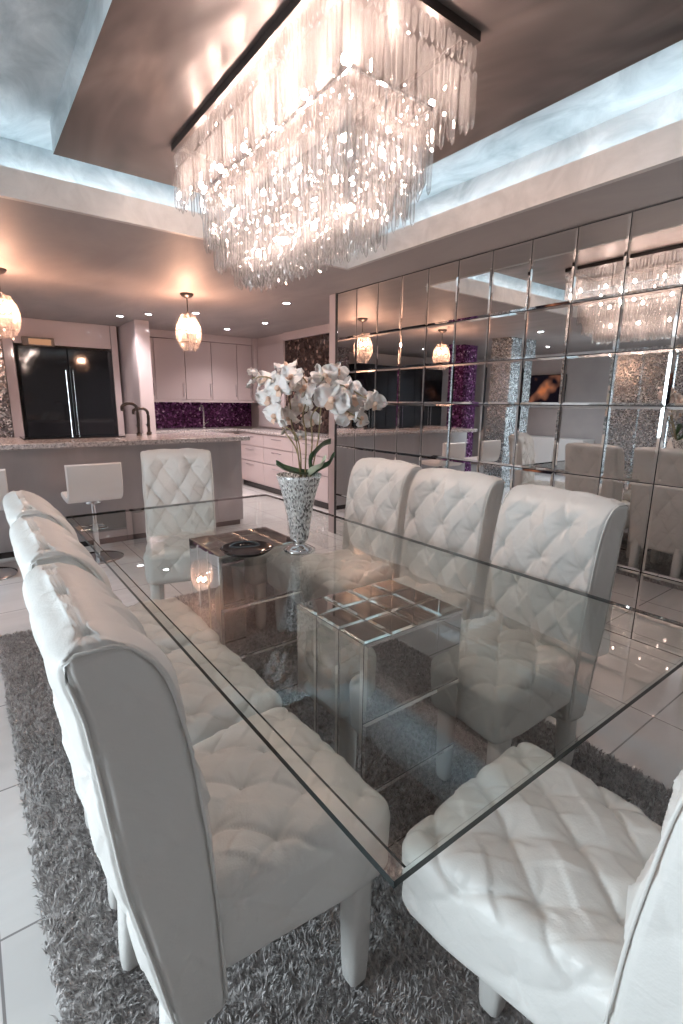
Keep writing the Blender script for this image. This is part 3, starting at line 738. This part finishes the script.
for i in range(5):
    a, b = xs[i], xs[i+1]
    t = empty('wall_cabinet', ((a+b)/2, 8.02, 1.385), 0, labs[i], 'cabinet', 'blush wall cabinets'); hw = (b-a)/2
    box((-hw+.001, -.2, 0), (hw-.001, .3, .89)).obj('body', 'cab', t)
    d = MB().box((-hw+.004, -.222, .005), (hw-.004, -.201, .885), 0, .003).obj('door', 'cab', t)
    handle(d, (hw-.04, -.238, .05), (hw-.04, -.238, .25))
struct('trim_5', MB().box((2.115, 7.78, 2.278), (3.98, 8.325, CZ-.001), 0, .005), 'cab')
struct('trim_6', MB().box((2.115, 7.80, 1.345), (4.19, 8.325, 1.384), 0, .003), 'cab')
t = empty('corner_cabinet', (3.91, 7.9, 0), 0, 'blush corner wall cabinet between the wall cabinets and the bronze studded panel', 'cabinet')
box((.075, -.14, 1.386), (.285, .42, CZ-.002)).obj('body', 'cab', t); box((.08, -.162, 1.39), (.155, -.141, CZ-.12)).obj('door', 'cab', t)
box((.165, -1.03, .94), (.285, -.142, CZ-.002)).obj('body', 'cab', t); box((.145, -1.02, .96), (.164, -.165, CZ-.13), .003).obj('door', 'cab', t)
struct('wall_backsplash', box((2.115, 8.29, .93), (4.195, 8.328, 1.345)), 'purple_mosaic')
t = empty('base_cabinet', (2.85, 8.0, 0), 0, 'blush base cabinets with stone worktop under the purple backsplash', 'cabinet')
box((-.73, -.35, .1), (.70, .32, .89)).obj('body', 'cab', t); box((-.73, -.3, 0), (.70, .32, .1)).obj('plinth', 'base_dark', t); box((-.735, -.38, .89), (.735, .325, .93), .004).obj('worktop', 'granite', t)
for k in range(3): box((-.72+.47*k, -.368, .12), (-.72+.47*k+.46, -.351, .87)).obj('door', 'cab', t)
labs = ['blush drawer cabinet next to the kitchen corner', 'blush drawer cabinet in the middle of the side wall run', 'blush drawer cabinet closest to the mirror wall end']
for k, (a, b) in enumerate(((6.75, 7.60), (5.9, 6.75), (5.05, 5.9))):
    t = empty('drawer_cabinet', (3.9, (a+b)/2, 0), 0, labs[k], 'cabinet', 'drawer cabinets along the side wall')
    box((-.28, -.423, .1), (.29, .423, .89)).obj('body', 'cab', t); box((-.23, -.423, 0), (.29, .423, .1)).obj('plinth', 'base_dark', t)
    for j, (z0_, z1_) in enumerate(((.12, .44), (.45, .68), (.69, .875))):
        d = MB().box((-.30, -.42, z0_), (-.281, .42, z1_), 0, .003).obj('drawer', 'cab', t)
        MB().tube([(-.318, -.14, z1_-.05), (-.318, .14, z1_-.05)], .006, 8).obj('handle', 'chrome', d)
o = MB().box((3.59, 5.03, .891), (4.195, 7.61, .93), 0, .004).obj('worktop', 'granite'); o['label'] = 'stone worktop running over the blush drawer cabinets'; o['category'] = 'worktop'
struct('wall_panel_bronze', box((4.07, 4.6, .94), (4.199, 6.86, 2.27)), 'bronze_mosaic')
struct('trim_7', MB().box((4.03, 4.5, 2.272), (4.199, 6.86, CZ-.001), 0, .004), 'cab')
# recessed downlights
can_spots = [(1.72, 6.88, 'above the narrow tall cabinet, nearer the refrigerator'), (1.95, 6.5, 'above the narrow tall cabinet, nearer the pendant'), (2.89, 4.83, 'just beyond the end of the chandelier'), (3.37, 6.19, 'before the bronze studded panel'), (3.22, 7.05, 'before the kitchen corner'), (2.37, 6.05, 'behind the crystal pendant'),
    (-.75, 4.3, 'before the silver column'), (-2.6, 5.3, 'in the lounge before the television'), (-2.4, 2.0, 'in the lounge over the silver screen'), (-1.2, 7.0, 'over the purple column')]
for i, (x, y, lab) in enumerate(can_spots):
    t = empty('recessed_downlight', (x, y, CZ), 0, 'small round ceiling downlight '+lab, 'ceiling light', 'recessed ceiling downlights')
    MB().lathe([(.038, 0), (.055, 0), (.055, -.004), (.038, -.006), (.038, 0)], 24).obj('bezel', 'chrome', t, True)
    MB().cyl((0, 0, -.003), .038, .002, 24).obj('lens', 'can', t)
    ld = bpy.data.lights.new('downlight_beam', 'SPOT'); ld.energy = 24 if x > 1 else 40; ld.spot_size = 2.2; ld.spot_blend = .8; ld.shadow_soft_size = .04
    ld.color = (1, .88, .88) if x > 1 else (.85, .92, 1)
    lo = bpy.data.objects.new('downlight_beam', ld); COL.objects.link(lo); lo.parent = t; lo.location = (0, 0, -.012)

# ------------------------------------------------------------------ what only the mirrors show
struct('column_silver', MB().box((-1.6, 4.9, 0), (-.96, 5.28, CZ), 0, .01), 'silver_mosaic')
t = empty('room_divider', (-1.75, 2.83, 0), 0, 'tall screen of silver glitter panels with dark joints, seen in the mirrors', 'screen')
for k in range(4): box((-.04, -.83+.415*k+.008, .05), (.04, -.83+.415*(k+1)-.008, 2.12), .004).obj('panel', 'silver_mosaic', t)
box((-.05, -.85, 0), (.05, .85, .05)).obj('foot_rail', 'black', t); box((-.05, -.85, 2.12), (.05, .85, 2.16)).obj('head_rail', 'chrome', t)
struct('wall_lounge', box((-4.2, 3.11, 0), (-4.035, YF, CZ)), 'wall')
t = empty('television', (-3.996, 6.28, 1.64), 0, 'wide dark television with an orange picture, seen in the mirrors', 'television')
box((-.03, -.60, -.33), (.03, .60, .33), .01).obj('casing', 'black', t); box((.031, -.58, -.31), (.034, .58, .31)).obj('screen', 'screen', t); box((-.0388, -.2, -.15), (-.029, .2, .15)).obj('wall_bracket', 'black', t)
t = empty('sideboard', (-3.75, 5.8, 0), 0, 'low white sideboard under the television, seen in the mirrors', 'sideboard')
box((-.25, -.9, .08), (.2, .9, .7), .005).obj('body', 'stool', t)
for k in range(3): box((.201, -.88+.6*k, .1), (.215, -.88+.6*k+.57, .68), .003).obj('door', 'stool', t)
box((-.22, -.85, 0), (.17, .85, .08)).obj('plinth', 'black', t)
struct('column_purple', box((-1.49, 5.95, 0), (-1.13, 6.3, CZ)), 'purple_mosaic')
for k, lab in enumerate(('tall black glass cabinet standing next to the mosaic end panel', 'tall black glass cabinet in the middle of three beyond the island', 'tall black glass cabinet behind the purple column')):
    t = empty('display_cabinet', (-.47-.83*k, 8.0, 0), 0, lab, 'cabinet', 'black glass cabinets')
    box((-.41, -.28, .0), (.41, .3, 2.1)).obj('body', 'black', t)
    for s_ in (-1, 1):
        d = box((min(s_*.004, s_*.405), -.30, .06), (max(s_*.004, s_*.405), -.281, 2.06)).obj('door', 'black', t); handle(d, (s_*.04, -.32, .9), (s_*.04, -.32, 1.4))

# ------------------------------------------------------------------ light
def area(name, loc, rot, sx, sy, e, col):
    ld = bpy.data.lights.new(name, 'AREA'); ld.shape = 'RECTANGLE'; ld.size = sx; ld.size_y = sy; ld.energy = e; ld.color = col
    o = bpy.data.objects.new(name, ld); COL.objects.link(o); o.location = loc; o.rotation_euler = rot; return o
area('window_daylight', (WX-.14, 1.7, 1.25), (0, -PI/2, 0), 1.85, 2.15, 66, (.80, .92, 1))
w = bpy.data.worlds.new('sky'); sc.world = w; w.use_nodes = True; w.node_tree.nodes['Background'].inputs[0].default_value = (.75, .85, 1, 1); w.node_tree.nodes['Background'].inputs[1].default_value = 1.
sc.view_settings.view_transform = 'Standard'; sc.view_settings.look = 'None'; sc.view_settings.gamma = 1; sc.view_settings.use_curve_mapping = False
sc.view_settings.exposure = 1.65
sc.cycles.transparent_max_bounces = 40; sc.cycles.max_bounces = 12; sc.cycles.glossy_bounces = 7; sc.cycles.diffuse_bounces = 4; sc.cycles.sample_clamp_indirect = 6
